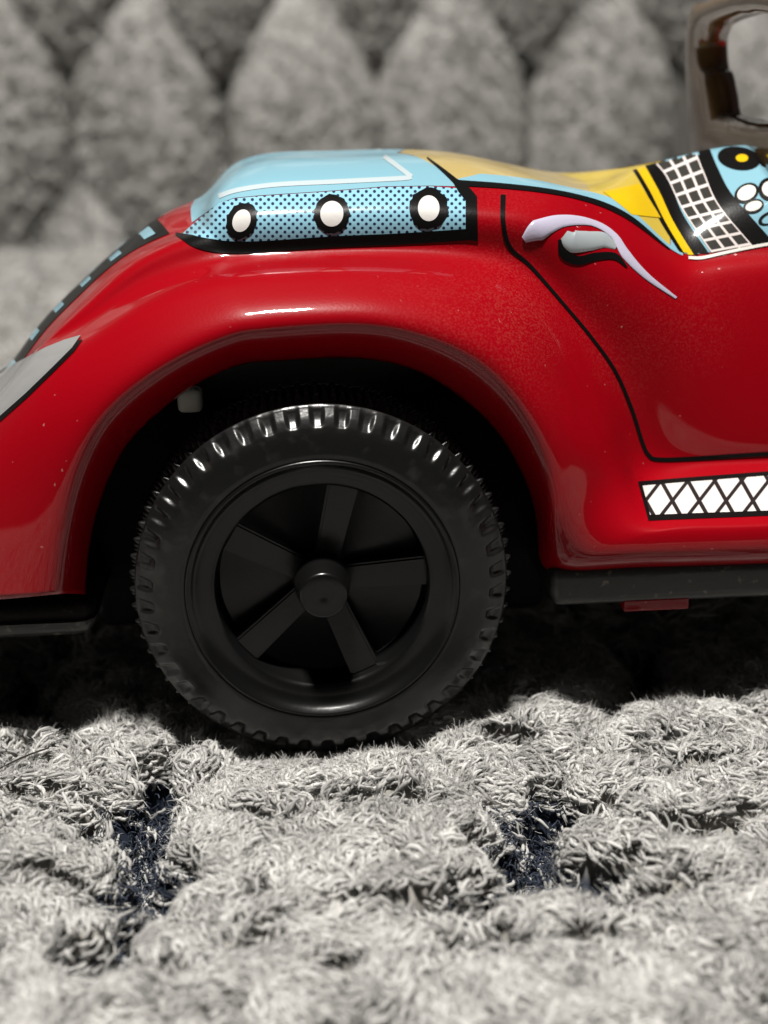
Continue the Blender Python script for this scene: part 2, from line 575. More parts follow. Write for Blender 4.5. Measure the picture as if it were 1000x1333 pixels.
# body cage: stations run round the wheel arch from the rear skirt to the running board, rails from the arch lip to the centre line
#        lip            crease         face           shoulder        upper          valley         side low       side mid       side top       edge           deck1          deck2          centre
CAGE = [
 [(112,774,-1), (80,773,-3),  (30,778,-4),  (-40,782,-2), (-90,780,2),  (-120,775,6), (-135,768,8), (-150,760,11),(-160,752,15),(-168,748,19),(-174,744,24),(-178,741,29),(-180,740,34)],
 [(118,705,-1), (90,703,-3),  (45,693,-4),  (-15,672,-2), (-55,652,2),  (-85,632,6),  (-98,618,8),  (-108,606,11),(-118,597,15),(-124,590,19),(-130,584,24),(-133,580,29),(-135,578,34)],
 [(135,642,-1), (106,632,-3), (70,606,-4), (27,570,-2), (2,552,2), (-12,538,6), (-12,532,8), (-10,527,11), (-8,522,14), (-10,517,18), (-15,512,24), (-17,509,29), (-18,508,34)],
 [(163,583,-1), (133,570,-3), (104,545,-4), (72,508,-2), (55,484,2), (42,468,6), (45,461,7.5), (48,455,9.5), (50,449,13), (48,444,17), (43,439,23), (41,436,29), (40,435,34)],
 [(201,543,-1), (172,525,-3), (150,495,-4), (129,460,-2), (116,442,1), (110,424,5), (109,412,6), (108,402,8.5), (106,394,12), (103,388,17), (98,383,23), (96,380,29), (95,379,34)],
 [(256,500,-1), (240,478,-3), (222,448,-4), (206,412,-2), (196,390,1), (189,374,5), (183,359,6.5), (177,347,8.5), (171,338,12), (166,332,17), (161,327,23), (159,324,29), (158,323,34)],
 [(316,474,-1), (306,449,-3), (294,418,-4), (282,385,-2), (275,363,1), (267,345,5), (254,322,6.2), (248,310,9), (244,304,13), (239,300,18), (231,289,23), (223,279,29), (219,275,34)],
 [(344,471,-1), (336,444,-3), (326,412,-4), (316,380,-2), (311,358,1), (304,340,5), (288,319,6), (277,303,8.5), (271,293,12), (268,284,16), (266,272,21), (265,263,28), (265,259,34)],
 [(375,469,-1), (368,441,-3), (360,408,-4), (352,376,-2), (348,354,1), (344,335,5), (332,316,5.5), (312,282,7.5), (303,256,10.3), (301,240,14.5), (309,224,20.5), (317,214,27), (320,210,34)],
 [(430,466,-1), (429,437,-3), (428,404,-4), (428,372,-2), (428,350,1), (428,332,5), (428,312,5.5), (428,277,7.5), (428,249,10.3), (428,234,14.5), (428,216,20.5), (428,206,27), (428,203,34)],
 [(490,469,-1), (495,439,-3), (500,406,-4), (506,374,-2), (508,351,1), (510,331,5), (512,308,5.5), (512,272,7.5), (512,246,10.3), (512,231,14.5), (512,213,20.5), (512,203,27), (512,200,34)],
 [(550,486,-1), (563,458,-3), (580,424,-4), (597,390,-2), (607,363,1), (614,337,5), (619,306,5.5), (621,276,7.5), (622,253,10.3), (622,240,14.5), (614,220,20.5), (604,207,27), (600,202,34)],
 [(600,518,-1), (622,490,-3), (648,459,-4), (669,425,-2), (683,396,1), (692,362,5), (699,326,5.5), (703,291,7.2), (706,264,9.5), (706,247,12.5), (700,234,18.5), (694,227,27), (690,224,34)],
 [(640,554,-1), (664,534,-3), (692,509,-4), (716,480,-2), (734,452,1),  (749,420,5),  (764,372,5.5),(772,322,6.5),(776,284,8),  (776,262,11), (772,249,18), (768,241,27), (766,238,34)],
 [(669,597,-1), (692,580,-3), (722,558,-4), (749,536,-2), (770,511,1),  (788,472,5),  (812,410,5.5),(822,353,6.5),(826,312,8),  (828,289,11), (824,256,18), (818,229,27), (815,222,34)],
 [(690,644,-1), (711,630,-3), (742,610,-4), (773,590,-2.2),(796,567,0.8),(814,535,4.8),(846,460,5.5),(862,390,6.5),(868,344,8),  (872,324,11), (872,296,18), (866,240,27), (862,208,34)],
 [(700,694,-1), (721,684,-3), (752,667,-4), (788,649,-2.8),(815,628,0), (832,598,4.6),(870,520,5.5),(892,425,6.5),(900,358,8),  (904,337,11), (908,285,18), (905,231,27), (902,198,34)],
 [(712,744,-1.5),(735,736,-3.2),(775,715,-4),(822,691,-3.6),(846,674,-2),(862,612,4.6),(902,568,5.4),(928,455,6.5),(935,357,8),(938,333,11),(942,271,18),(943,218,27),(942,191,34)],
 [(800,744,-2), (805,734,-3.4),(830,712,-4),(872,689,-3.6),(892,672,-2), (905,610,4.6),(940,584,5.4),(965,470,6.5),(972,356,8), (974,330,11), (977,261,18), (978,212,27), (978,188,34)],
 [(900,741,-2), (903,732,-3.4),(915,710,-4),(938,687,-3.6),(950,671,-2), (960,608,4.6),(985,586,5.4),(1002,475,6.5),(1008,356,8),(1010,326,11),(1012,255,18),(1013,209,27),(1013,187,34)],
 [(1005,737,-2),(1006,729,-3.4),(1010,707,-4),(1018,684,-3.6),(1024,668,-2),(1030,605,4.6),(1045,585,5.4),(1055,478,6.5),(1060,356,8),(1060,322,11),(1060,252,18),(1060,216,27),(1060,187,34)],
 [(1120,733,-2),(1120,725,-3.4),(1120,703,-4),(1120,680,-3.6),(1120,664,-2),(1120,601,4.6),(1120,583,5.4),(1120,478,6.5),(1120,356,8),(1120,318,11),(1120,250,18),(1120,216,27),(1120,188,34)],
]
NS, NR = len(CAGE), len(CAGE[0])


def depth_of(si, k, Y):
    """depth of rail k at station si: fender rails stand 2.7 mm behind the tyre's face, the deck narrows to the centre plane"""
    if k == 0:
        return Y + 4.1
    if si <= 16 and k == 1:
        return Y + 1.7
    if si <= 16 and k == 2:
        return Y + 2.6
    if si <= 16 and k == 3:
        return Y + 3.2
    if k <= 6:
        return Y + 2.7
    if si >= 13 and k <= 9:                               # the door leans inwards to the cockpit rim
        return {7: 9.2, 8: 11.4, 9: 13.4}[k]
    if k <= 9 and Y < 12:
        return Y + 1.2
    return 12 + (Y - 12) * (YC - 12) / 22.0


TGT = np.array([[at(p[0], p[1], depth_of(si, k, p[2])) for k, p in enumerate(st)] for si, st in enumerate(CAGE)])
TGT[:, -1, 1] = YC
XM = float(TGT[-1, :, 0].mean())
TGT[-1, :, 0] = XM


def pad_cage(Pm):
    Q = np.empty((NS + 2, NR + 2, 3))
    Q[1:-1, 1:-1] = Pm
    Q[0, 1:-1] = 2 * Pm[0] - Pm[1]
    Q[-1, 1:-1] = Pm[-2] * np.array([-1, 1, 1]) + np.array([2 * XM, 0, 0])
    Q[:, 0] = 2 * Q[:, 1] - Q[:, 2]
    Q[:, -1] = Q[:, -3] * np.array([1, -1, 1]) + np.array([0, 2 * YC, 0])
    return Q


def bs(t):
    t2, t3 = t * t, t * t * t
    return np.stack([(1 - 3 * t + 3 * t2 - t3) / 6, (4 - 6 * t2 + 3 * t3) / 6, (1 + 3 * t + 3 * t2 - 3 * t3) / 6, t3 / 6], -1)


def surf_eval(Q, u, v):
    """bicubic B-spline at station u, rail v (arrays of one shape)"""
    iu = np.clip(np.floor(u).astype(int), 0, NS - 2)
    iv = np.clip(np.floor(v).astype(int), 0, NR - 2)
    bu, bv = bs(u - iu), bs(v - iv)
    out = np.zeros(u.shape + (3,))
    for a_ in range(4):
        for b_ in range(4):
            out += (bu[..., a_] * bv[..., b_])[..., None] * Q[iu + a_, iv + b_]
    return out


ctrl = TGT.copy()
ui, vi = np.meshgrid(np.arange(NS, dtype=float), np.arange(NR, dtype=float), indexing='ij')
for _ in range(3):
    ctrl += 0.65 * (TGT - surf_eval(pad_cage(ctrl), ui, vi))
    ctrl[-1, :, 0] = XM
    ctrl[:, -1, 1] = YC
Q = pad_cage(ctrl)


def S(u, v):
    u, v = np.asarray(u, float), np.asarray(v, float)
    return surf_eval(Q, u, v)


def N_(u, v, e=0.01):
    u, v = np.asarray(u, float), np.asarray(v, float)
    du = S(np.minimum(u + e, NS - 1), v) - S(np.maximum(u - e, 0), v)
    dv = S(u, np.minimum(v + e, NR - 1)) - S(u, np.maximum(v - e, 0))
    n_ = np.cross(du, dv)
    return n_ / np.maximum(np.linalg.norm(n_, axis=-1, keepdims=True), 1e-9)


SIGN = 1.0
if N_(np.array([8.0]), np.array([2.0]))[0, 1] > 0:
    SIGN = -1.0

SU, SV = 12, 10
lu, lv = np.linspace(0, NS - 1, (NS - 1) * SU + 1), np.linspace(0, NR - 1, (NR - 1) * SV + 1)
UU, VV = np.meshgrid(lu, lv, indexing='ij')
BODY = S(UU, VV)
nu, nv = len(lu), len(lv)
bfaces = grid_faces(nu, nv)
bvh = BVHTree.FromPolygons([tuple(p) for p in BODY.reshape(-1, 3)], bfaces)


def pix2uv(px, py):
    d = Vector(ray(px, py)).normalized()
    loc, nor, idx, dist = bvh.ray_cast(Vector(CAM), d)
    if loc is None:
        return None
    i, j = divmod(idx, nv - 1)
    p = np.array(loc)
    A, B, C = BODY[i, j], BODY[i + 1, j], BODY[i, j + 1]
    e1, e2 = B - A, C - A
    G = np.array([[e1 @ e1, e1 @ e2], [e1 @ e2, e2 @ e2]])
    s_, t_ = np.linalg.solve(G, np.array([e1 @ (p - A), e2 @ (p - A)]))
    return (lu[i] + np.clip(s_, 0, 1) / SU, lv[j] + np.clip(t_, 0, 1) / SV)


def mirror_y(V):
    V = np.array(V, float)
    V[:, 1] = 2 * YC - V[:, 1]
    return V


def mirror_x(V):
    V = np.array(V, float)
    V[:, 0] = 2 * XM - V[:, 0]
    return V


# --- enamel and print materials
def enamel(name, base, dust=None, rough=0.36, coat=0.7, gloss=0.09):
    m = bpy.data.materials.new(name)
    n, l = nodes_of(m)
    b = n['Principled BSDF']
    b.inputs['Roughness'].default_value = rough
    b.inputs['Specular IOR Level'].default_value = 0.07
    b.inputs['Coat Weight'].default_value = coat
    b.inputs['Coat Roughness'].default_value = 0.07
    tc = n.new('ShaderNodeTexCoord')
    big = n.new('ShaderNodeTexNoise')
    big.inputs['Scale'].default_value = 60
    big.inputs['Detail'].default_value = 3
    l.new(tc.outputs['Object'], big.inputs['Vector'])
    fine = n.new('ShaderNodeTexNoise')
    fine.inputs['Scale'].default_value = 4500
    fine.inputs['Detail'].default_value = 2
    l.new(tc.outputs['Object'], fine.inputs['Vector'])
    mul = n.new('ShaderNodeMath')
    mul.operation = 'MULTIPLY'
    r1_ = n.new('ShaderNodeMapRange')
    r1_.inputs['From Min'].default_value, r1_.inputs['From Max'].default_value = 0.45, 0.68
    l.new(big.outputs['Fac'], r1_.inputs['Value'])
    r2_ = n.new('ShaderNodeMapRange')
    r2_.inputs['From Min'].default_value, r2_.inputs['From Max'].default_value = 0.45, 0.8
    r2_.inputs['To Max'].default_value = 0.36 if dust else 0.15
    l.new(fine.outputs['Fac'], r2_.inputs['Value'])
    if dust:                                        # dusty, rubbed patch round the fender's front shoulder
        dc = at(725, 440, 2.0) * MM
        vd = n.new('ShaderNodeVectorMath')
        vd.operation = 'DISTANCE'
        l.new(tc.outputs['Object'], vd.inputs[0])
        vd.inputs[1].default_value = tuple(dc)
        rd = n.new('ShaderNodeMapRange')
        rd.inputs['From Min'].default_value, rd.inputs['From Max'].default_value = 0.006, 0.026
        rd.inputs['To Min'].default_value, rd.inputs['To Max'].default_value = 1.0, 0.12
        l.new(vd.outputs['Value'], rd.inputs['Value'])
        ml = n.new('ShaderNodeMath')
        ml.operation = 'MULTIPLY'
        l.new(r1_.outputs['Result'], ml.inputs[0])
        l.new(rd.outputs['Result'], ml.inputs[1])
        l.new(ml.outputs['Value'], mul.inputs[0])
    else:
        l.new(r1_.outputs['Result'], mul.inputs[0])
    l.new(r2_.outputs['Result'], mul.inputs[1])
    mx = n.new('ShaderNodeMix')
    mx.data_type = 'RGBA'
    mx.inputs['A'].default_value = (*base, 1)
    mx.inputs['B'].default_value = (*(dust or base), 1)
    l.new(mul.outputs['Value'], mx.inputs['Factor'])
    if dust:                                        # scattered specks of dust and lint
        sp_ = n.new('ShaderNodeTexNoise')
        sp_.inputs['Scale'].default_value = 2600
        sp_.inputs['Detail'].default_value = 0
        l.new(tc.outputs['Object'], sp_.inputs['Vector'])
        rs = n.new('ShaderNodeMapRange')
        rs.inputs['From Min'].default_value, rs.inputs['From Max'].default_value = 0.865, 0.90
        rs.inputs['To Max'].default_value = 0.35
        l.new(sp_.outputs['Fac'], rs.inputs['Value'])
        m2 = n.new('ShaderNodeMix')
        m2.data_type = 'RGBA'
        m2.inputs['B'].default_value = (0.45, 0.30, 0.26, 1)
        l.new(rs.outputs['Result'], m2.inputs['Factor'])
        l.new(mx.outputs['Result'], m2.inputs['A'])
        l.new(m2.outputs['Result'], b.inputs['Base Color'])
    else:
        l.new(mx.outputs['Result'], b.inputs['Base Color'])
    bp = n.new('ShaderNodeBump')
    bp.inputs['Strength'].default_value = 0.06
    bp.inputs['Distance'].default_value = 0.0003
    l.new(fine.outputs['Fac'], bp.inputs['Height'])
    l.new(bp.outputs['Normal'], b.inputs['Normal'])
    ro = n.new('ShaderNodeMapRange')
    ro.inputs['To Min'].default_value, ro.inputs['To Max'].default_value = gloss, 0.22
    l.new(mul.outputs['Value'], ro.inputs['Value'])
    l.new(ro.outputs['Result'], b.inputs['Coat Roughness'])
    return m


RED = (0.225, 0.0004, 0.004)
m_red = enamel('red_enamel', RED, (0.34, 0.075, 0.06), gloss=0.035)
m_blue = enamel('blue_print', (0.17, 0.33, 0.40))
m_black = enamel('black_print', (0.004, 0.004, 0.004), coat=0.12)
m_white = enamel('white_print', (0.50, 0.49, 0.47))
m_yellow = enamel('yellow_print', (0.42, 0.31, 0.045))
m_bright = enamel('bright_yellow_print', (0.52, 0.34, 0.006))
m_tan = enamel('tan_print', (0.36, 0.275, 0.105))
m_silver = enamel('silver_print', (0.20, 0.20, 0.20))
m_tin = mat('bare_tin', (0.10, 0.10, 0.10), 0.45, metal=0.6)
m_pale = enamel('pale_print', (0.36, 0.42, 0.44))
m_cream = enamel('cream_print', (0.55, 0.52, 0.48))


def uv_nodes(m):
    n, l = nodes_of(m)
    u = n.new('ShaderNodeUVMap')
    u.uv_map = 'print'
    return n, l, n['Principled BSDF'], u


def math_node(n, l, op, a_, b_=None, c_=None):
    k = n.new('ShaderNodeMath')
    k.operation = op
    for i, q_ in enumerate((a_, b_, c_)):
        if q_ is None:
            continue
        if isinstance(q_, (int, float)):
            k.inputs[i].default_value = q_
        else:
            l.new(q_, k.inputs[i])
    return k.outputs['Value']


def pattern_mat(name, c_a, c_b, build, like):
    """print with two inks: build(n, l, x, y) returns a 0..1 socket choosing ink b"""
    m = enamel(name, like)
    n, l, b, u = uv_nodes(m)
    sp = n.new('ShaderNodeSeparateXYZ')
    l.new(u.outputs['UV'], sp.inputs['Vector'])
    f = build(n, l, sp.outputs['X'], sp.outputs['Y'])
    mx = n.new('ShaderNodeMix')
    mx.data_type = 'RGBA'
    mx.inputs['A'].default_value = (*c_a, 1)
    mx.inputs['B'].default_value = (*c_b, 1)
    l.new(f, mx.inputs['Factor'])
    l.new(mx.outputs['Result'], b.inputs['Base Color'])
    return m


def ramp(n, l, v, lo, hi):
    k = n.new('ShaderNodeMapRange')
    k.inputs['From Min'].default_value, k.inputs['From Max'].default_value = lo, hi
    l.new(v, k.inputs['Value'])
    return k.outputs['Result']


def halftone(n, l, x, y):
    s = 10.6                                             # print pitch of the dot screen
    a_ = math_node(n, l, 'MULTIPLY', math_node(n, l, 'ADD', x, y), 1 / (s * 1.0))
    b_ = math_node(n, l, 'MULTIPLY', math_node(n, l, 'SUBTRACT', x, y), 1 / (s * 1.0))
    fa = math_node(n, l, 'SUBTRACT', math_node(n, l, 'FRACT', a_), 0.5)
    fb = math_node(n, l, 'SUBTRACT', math_node(n, l, 'FRACT', b_), 0.5)
    d = math_node(n, l, 'SQRT', math_node(n, l, 'ADD', math_node(n, l, 'MULTIPLY', fa, fa), math_node(n, l, 'MULTIPLY', fb, fb)))
    return ramp(n, l, d, 0.31, 0.24)


def crosshatch(n, l, x, y):
    # x, y run 0..1 across one mesh of the printed tread
    def line(v):
        return math_node(n, l, 'ABSOLUTE', math_node(n, l, 'SUBTRACT', math_node(n, l, 'FRACT', v), 0.5))
    a_ = line(math_node(n, l, 'ADD', math_node(n, l, 'MULTIPLY', x, 1 / 35.0), math_node(n, l, 'MULTIPLY', y, 1 / 45.0)))
    b_ = line(math_node(n, l, 'SUBTRACT', math_node(n, l, 'MULTIPLY', x, 1 / 35.0), math_node(n, l, 'MULTIPLY', y, 1 / 62.0)))
    return ramp(n, l, math_node(n, l, 'MINIMUM', a_, b_), 0.10, 0.075)


def plaid(n, l, x, y):
    def cell(v, k):
        return math_node(n, l, 'ABSOLUTE', math_node(n, l, 'SUBTRACT', math_node(n, l, 'FRACT', math_node(n, l, 'MULTIPLY', v, k)), 0.5))
    a_, b_ = cell(x, 3.0), cell(y, 9.0)
    return ramp(n, l, math_node(n, l, 'MAXIMUM', a_, b_), 0.41, 0.38)


m_dots = pattern_mat('blue_halftone_print', (0.20, 0.40, 0.49), (0.012, 0.02, 0.05), halftone, (0.33, 0.60, 0.72))
m_hatch = pattern_mat('tread_print', (0.50, 0.48, 0.46), (0.012, 0.012, 0.012), crosshatch, (0.7, 0.7, 0.7))
m_plaid = pattern_mat('plaid_print', (0.55, 0.50, 0.48), (0.03, 0.028, 0.025), plaid, (0.7, 0.7, 0.7))

# --- body shell (four mirrored quarters in one pressed shell)
allV, allF = [], []
off = 0
B0 = BODY.reshape(-1, 3)
for k, V in enumerate((B0, mirror_y(B0), mirror_x(B0), mirror_x(mirror_y(B0)))):
    allV.append(V)
    flip = (SIGN < 0) ^ (k in (1, 2))
    for f in bfaces:
        g = tuple(x + off for x in f)
        allF.append(tuple(reversed(g)) if flip else g)
    off += len(V)
body = mesh_obj('body', np.concatenate(allV), allF, [m_red, m_tin], car)
bm = bmesh.new()
bm.from_mesh(body.data)
bmesh.ops.remove_doubles(bm, verts=[v for v in bm.verts if v.is_boundary], dist=0.00002)
bm.to_mesh(body.data)
bm.free()
sol = body.modifiers.new('sheet', 'SOLIDIFY')
sol.thickness = 0.0005
sol.offset = -1.0
sol.material_offset = 1
sol.material_offset_rim = 0


# --- printed areas: thin ink layers that follow the shell
def densify(pts, step=4.0, closed=True):
    out = []
    n_ = len(pts)
    for i in range(n_ if closed else n_ - 1):
        a_, b_ = np.array(pts[i], float), np.array(pts[(i + 1) % n_], float)
        k = max(1, int(np.linalg.norm(b_ - a_) / step))
        out += [tuple(a_ + (b_ - a_) * q_ / k) for q_ in range(k)]
    if not closed:
        out.append(tuple(pts[-1]))
    return out


def smooth_path(pts, n_=8):
    P = np.array(pts, float)
    P = np.concatenate([[2 * P[0] - P[1]], P, [2 * P[-1] - P[-2]]])
    out = []
    for i in range(1, len(P) - 2):
        for q_ in range(n_):
            t = q_ / n_
            a_, b_, c_, d_ = P[i - 1], P[i], P[i + 1], P[i + 2]
            out.append(0.5 * (2 * b_ + (c_ - a_) * t + (2 * a_ - 5 * b_ + 4 * c_ - d_) * t * t + (-a_ + 3 * b_ - 3 * c_ + d_) * t ** 3))
    out.append(P[-2])
    return np.array(out)


def ink_uv(name, poly_uv, material, eps, parent=None, both=True, step_u=0.09, step_v=0.12, uvfun=None):
    poly = [Vector((u * 10, v * 10)) for u, v in poly_uv]
    P = np.array([(p.x, p.y) for p in poly])
    lo, hi = P.min(0), P.max(0)
    xs_ = np.arange(lo[0] + step_u * 5, hi[0], step_u * 10)
    ys_ = np.arange(lo[1] + step_v * 5, hi[1], step_v * 10)
    pts = []
    for x_ in xs_:
        a_, b_ = P, np.roll(P, -1, 0)
        cr = (a_[:, 0] > x_) != (b_[:, 0] > x_)
        yy = np.sort((a_[:, 1] + (x_ - a_[:, 0]) * (b_[:, 1] - a_[:, 1]) / np.where(np.abs(b_[:, 0] - a_[:, 0]) < 1e-12, 1e-12, b_[:, 0] - a_[:, 0]))[cr])
        for q_ in range(0, len(yy) - 1, 2):
            pts += [Vector((x_, y_)) for y_ in ys_ if yy[q_] + 0.25 < y_ < yy[q_ + 1] - 0.25]
    vo, _, fo, *_r = delaunay_2d_cdt(poly + pts, [], [list(range(len(poly)))], 1, 1e-5)
    U = np.array([v.x / 10 for v in vo])
    Vv = np.array([v.y / 10 for v in vo])
    W = S(U, Vv) + SIGN * N_(U, Vv) * eps
    uv = proj(W) if uvfun is None else uvfun(U, Vv)
    o = None
    nrm = N_(U, Vv) * SIGN
    fa = np.array([list(f)[:3] for f in fo])
    bad = np.einsum('ij,ij->i', np.cross(W[fa[:, 1]] - W[fa[:, 0]], W[fa[:, 2]] - W[fa[:, 0]]), nrm[fa[:, 0]]) < 0
    fa[bad] = fa[bad][:, ::-1]
    for side in ((0, 1) if both else (0,)):
        X = W if side == 0 else mirror_y(W)
        fc = (fa if side == 0 else fa[:, ::-1]).tolist()
        oo = mesh_obj(name, X, fc, material, parent if (parent is not None and side == 0) else car, uv=uv)
        o = o or oo
    return o


def ink(name, pts_px, material, eps, step=4.0, **kw):
    uvp = [pix2uv(*p) for p in densify(pts_px, step)]
    uvp = [p for p in uvp if p is not None]
    clean = [uvp[0]]
    for p in uvp[1:]:
        if abs(p[0] - clean[-1][0]) + abs(p[1] - clean[-1][1]) > 1e-3:
            clean.append(p)
    return ink_uv(name, clean, material, eps, **kw)


def stroke(path, w):
    """outline of a brush stroke along a pixel path; w is a width or one width per path point"""
    P = np.array(path, float)
    T = np.gradient(P, axis=0)
    T /= np.linalg.norm(T, axis=1)[:, None]
    Nn = np.stack([-T[:, 1], T[:, 0]], -1)
    w = np.broadcast_to(np.asarray(w, float), (len(P),))[:, None] / 2
    return [tuple(p) for p in P + Nn * w] + [tuple(p) for p in (P - Nn * w)[::-1]]


def ellipse(cx_, cy_, a_, b_, tilt=0, n_=36, ragged=0.0):
    out = []
    for i in range(n_):
        t = 2 * math.pi * i / n_
        k = 1 + ragged * (rng.random() - 0.5)
        x_, y_ = a_ * k * math.cos(t), b_ * k * math.sin(t)
        out.append((cx_ + x_ * math.cos(tilt) - y_ * math.sin(tilt), cy_ + x_ * math.sin(tilt) + y_ * math.cos(tilt)))
    return out


U6, U10 = 6.05, 9.88
# blue engine cover: side face (dotted) and top (plain), to the centre line
edge_v = 8.55
ink('side_panel', [(236, 306), (262, 318), (300, 322), (430, 317), (560, 311), (616, 308), (616, 256), (602, 246), (560, 243), (500, 244), (440, 249), (380, 253), (335, 256), (305, 259), (285, 265), (262, 283)], m_dots, 0.05)
CAR_PARTS = {}


def band(u_a, u_b, v_a, v_b, k=20):
    p = [(u_a + (u_b - u_a) * i / k, v_a) for i in range(k)] + [(u_b, v_a + (v_b - v_a) * i / k) for i in range(k)]
    p += [(u_b - (u_b - u_a) * i / k, v_b) for i in range(k)] + [(u_a, v_b - (v_b - v_a) * i / k) for i in range(k)]
    return p


# top of the cover, from the row of dots to the centre line
row = [pix2uv(*p) for p in densify([(250, 290), (285, 265), (305, 258), (335, 255), (380, 252), (440, 248), (500, 243), (560, 242), (600, 243)], 5, closed=False)]
row = [p for p in row if p is not None]
ue = row[-1][0]
ink_uv('engine_cover', row + [(ue - 0.0, row[-1][1] + 0.3)] + [(ue - 0.75 * t, row[-1][1] + 0.3 + (12 - row[-1][1] - 0.3) * t) for t in np.linspace(0.08, 1, 12)]
       + [(u_, 12.0) for u_ in np.linspace(ue - 0.8, row[0][0] + 0.35, 24)] + [(row[0][0] + 0.35 - 0.35 * t, 12 - (12 - row[0][1]) * t) for t in np.linspace(0.06, 0.95, 14)], m_blue, 0.04)
# tan folded hood behind it
vt = pix2uv(604, 247)[1]
uE = 12.93
ink_uv('folded_hood', [(ue + 0.03 - 0.75 * t, row[-1][1] + (12 - row[-1][1]) * t) for t in np.linspace(1, 0, 14)]
       + [(u_, 9.05) for u_ in np.linspace(ue + 0.2, uE, 20)] + [(uE, v_) for v_ in np.linspace(9.2, 12, 16)] + [(u_, 12.0) for u_ in np.linspace(uE - 0.1, ue - 0.6, 16)], m_tan, 0.04)
# black outlines of the cover
bot = smooth_path([(229, 305), (262, 317), (300, 322), (345, 321), (430, 315), (520, 311), (612, 305)])
ink('panel_outline', stroke(bot, np.interp(np.linspace(0, 1, len(bot)), [0, 0.1, 0.25, 0.6, 1], [3, 13, 17, 15, 15])), m_black, 0.09)
ink('panel_outline', [(606, 258), (621, 256), (622, 314), (606, 312)], m_black, 0.10)
ink('panel_outline', stroke(smooth_path([(614, 260), (604, 248), (592, 236), (576, 222), (556, 206)]), np.interp(np.linspace(0, 1, 33), [0, 0.3, 0.5, 1], [15, 14, 7, 2])), m_black, 0.10)
# cockpit rim: black line with a pale blue one inside it
def ribbon(keys):
    """keys: (u, v low, v high) along the car"""
    K_ = np.array(keys, float)
    uu = np.linspace(K_[0, 0], K_[-1, 0], 60)
    lo_, hi_ = np.interp(uu, K_[:, 0], K_[:, 1]), np.interp(uu, K_[:, 0], K_[:, 2])
    return list(zip(uu, lo_)) + list(zip(uu[::-1], hi_[::-1]))


ink_uv('rim_line', ribbon([(ue - 0.05, 8.6, 9.1), (ue + 0.4, 8.7, 9.15), (13, 8.75, 9.15), (14, 8.8, 9.1), (15, 8.9, 9.0)]), m_black, 0.09)
ink_uv('rim_line', ribbon([(ue - 0.02, 9.0, 9.2), (ue + 0.3, 9.05, 9.7), (12, 9.1, 9.9), (13, 9.1, 9.75), (14, 9.05, 9.35), (15.5, 8.98, 9.1)]), m_blue, 0.07)
# white printed frame line on the cover's top
for pth, w in (([(285, 256), (310, 248), (360, 241), (440, 237), (520, 233), (536, 231)], 6), ([(536, 231), (515, 215), (500, 204)], 6)):
    sp_ = smooth_path(pth)
    ink('cover_line', stroke(sp_, w), m_pale, 0.08)
# portholes
for cx_, cy_, a_, b_, ai, bi, tl in ((315, 288, 19, 24, 11, 14.5, 0.45), (432, 279, 23.5, 25, 15, 16, 0.2), (558, 272, 25.5, 26, 14, 16, 0)):
    ring = ink('porthole', ellipse(cx_, cy_, a_, b_, tl, ragged=0.10), m_black, 0.11)
    ink('porthole_centre', ellipse(cx_, cy_, ai, bi, tl), m_white, 0.15, parent=ring)
# door outline
dl = smooth_path([(655, 254), (655, 290), (664, 322), (690, 346), (730, 392), (768, 437), (800, 482), (822, 532), (836, 576), (844, 592), (856, 598), (900, 597), (960, 593), (1040, 588), (1114, 583)])
ink('door_line', stroke(dl, np.interp(np.linspace(0, 1, len(dl)), [0, 0.1, 0.3, 0.6, 0.8, 1], [7, 6, 4, 5, 6, 5])), m_black, 0.08)
# running board tread
ink('running_board_print', [(830, 627), (1040, 611), (1114, 606), (1114, 664), (1040, 670), (844, 678)], m_black, 0.06)
ink('running_board_tread', [(836, 633), (1040, 617), (1112, 612), (1112, 658), (1040, 664), (846, 671)], m_hatch, 0.10)
# tail lamp
tail = [(106, 437), (85, 443), (60, 453), (20, 474), (-20, 500), (-60, 535), (-62, 565), (-30, 566), (0, 543), (35, 512), (70, 478), (95, 453)]
ink('tail_lamp_outline', [(x_ + 2, y_ + 5) for x_, y_ in tail], m_black, 0.07)
ink('tail_lamp', tail, m_silver, 0.11)
# black trim with pale blue dashes down the rear edge
ink_uv('rear_trim', band(1.5, 5.75, 9.2, 12.0, 30), m_black, 0.06)
for k in range(7):
    u_ = 1.75 + k * 0.6
    ink_uv('trim_dash', band(u_, u_ + 0.2, 9.8, 11.4, 6), m_blue, 0.10)


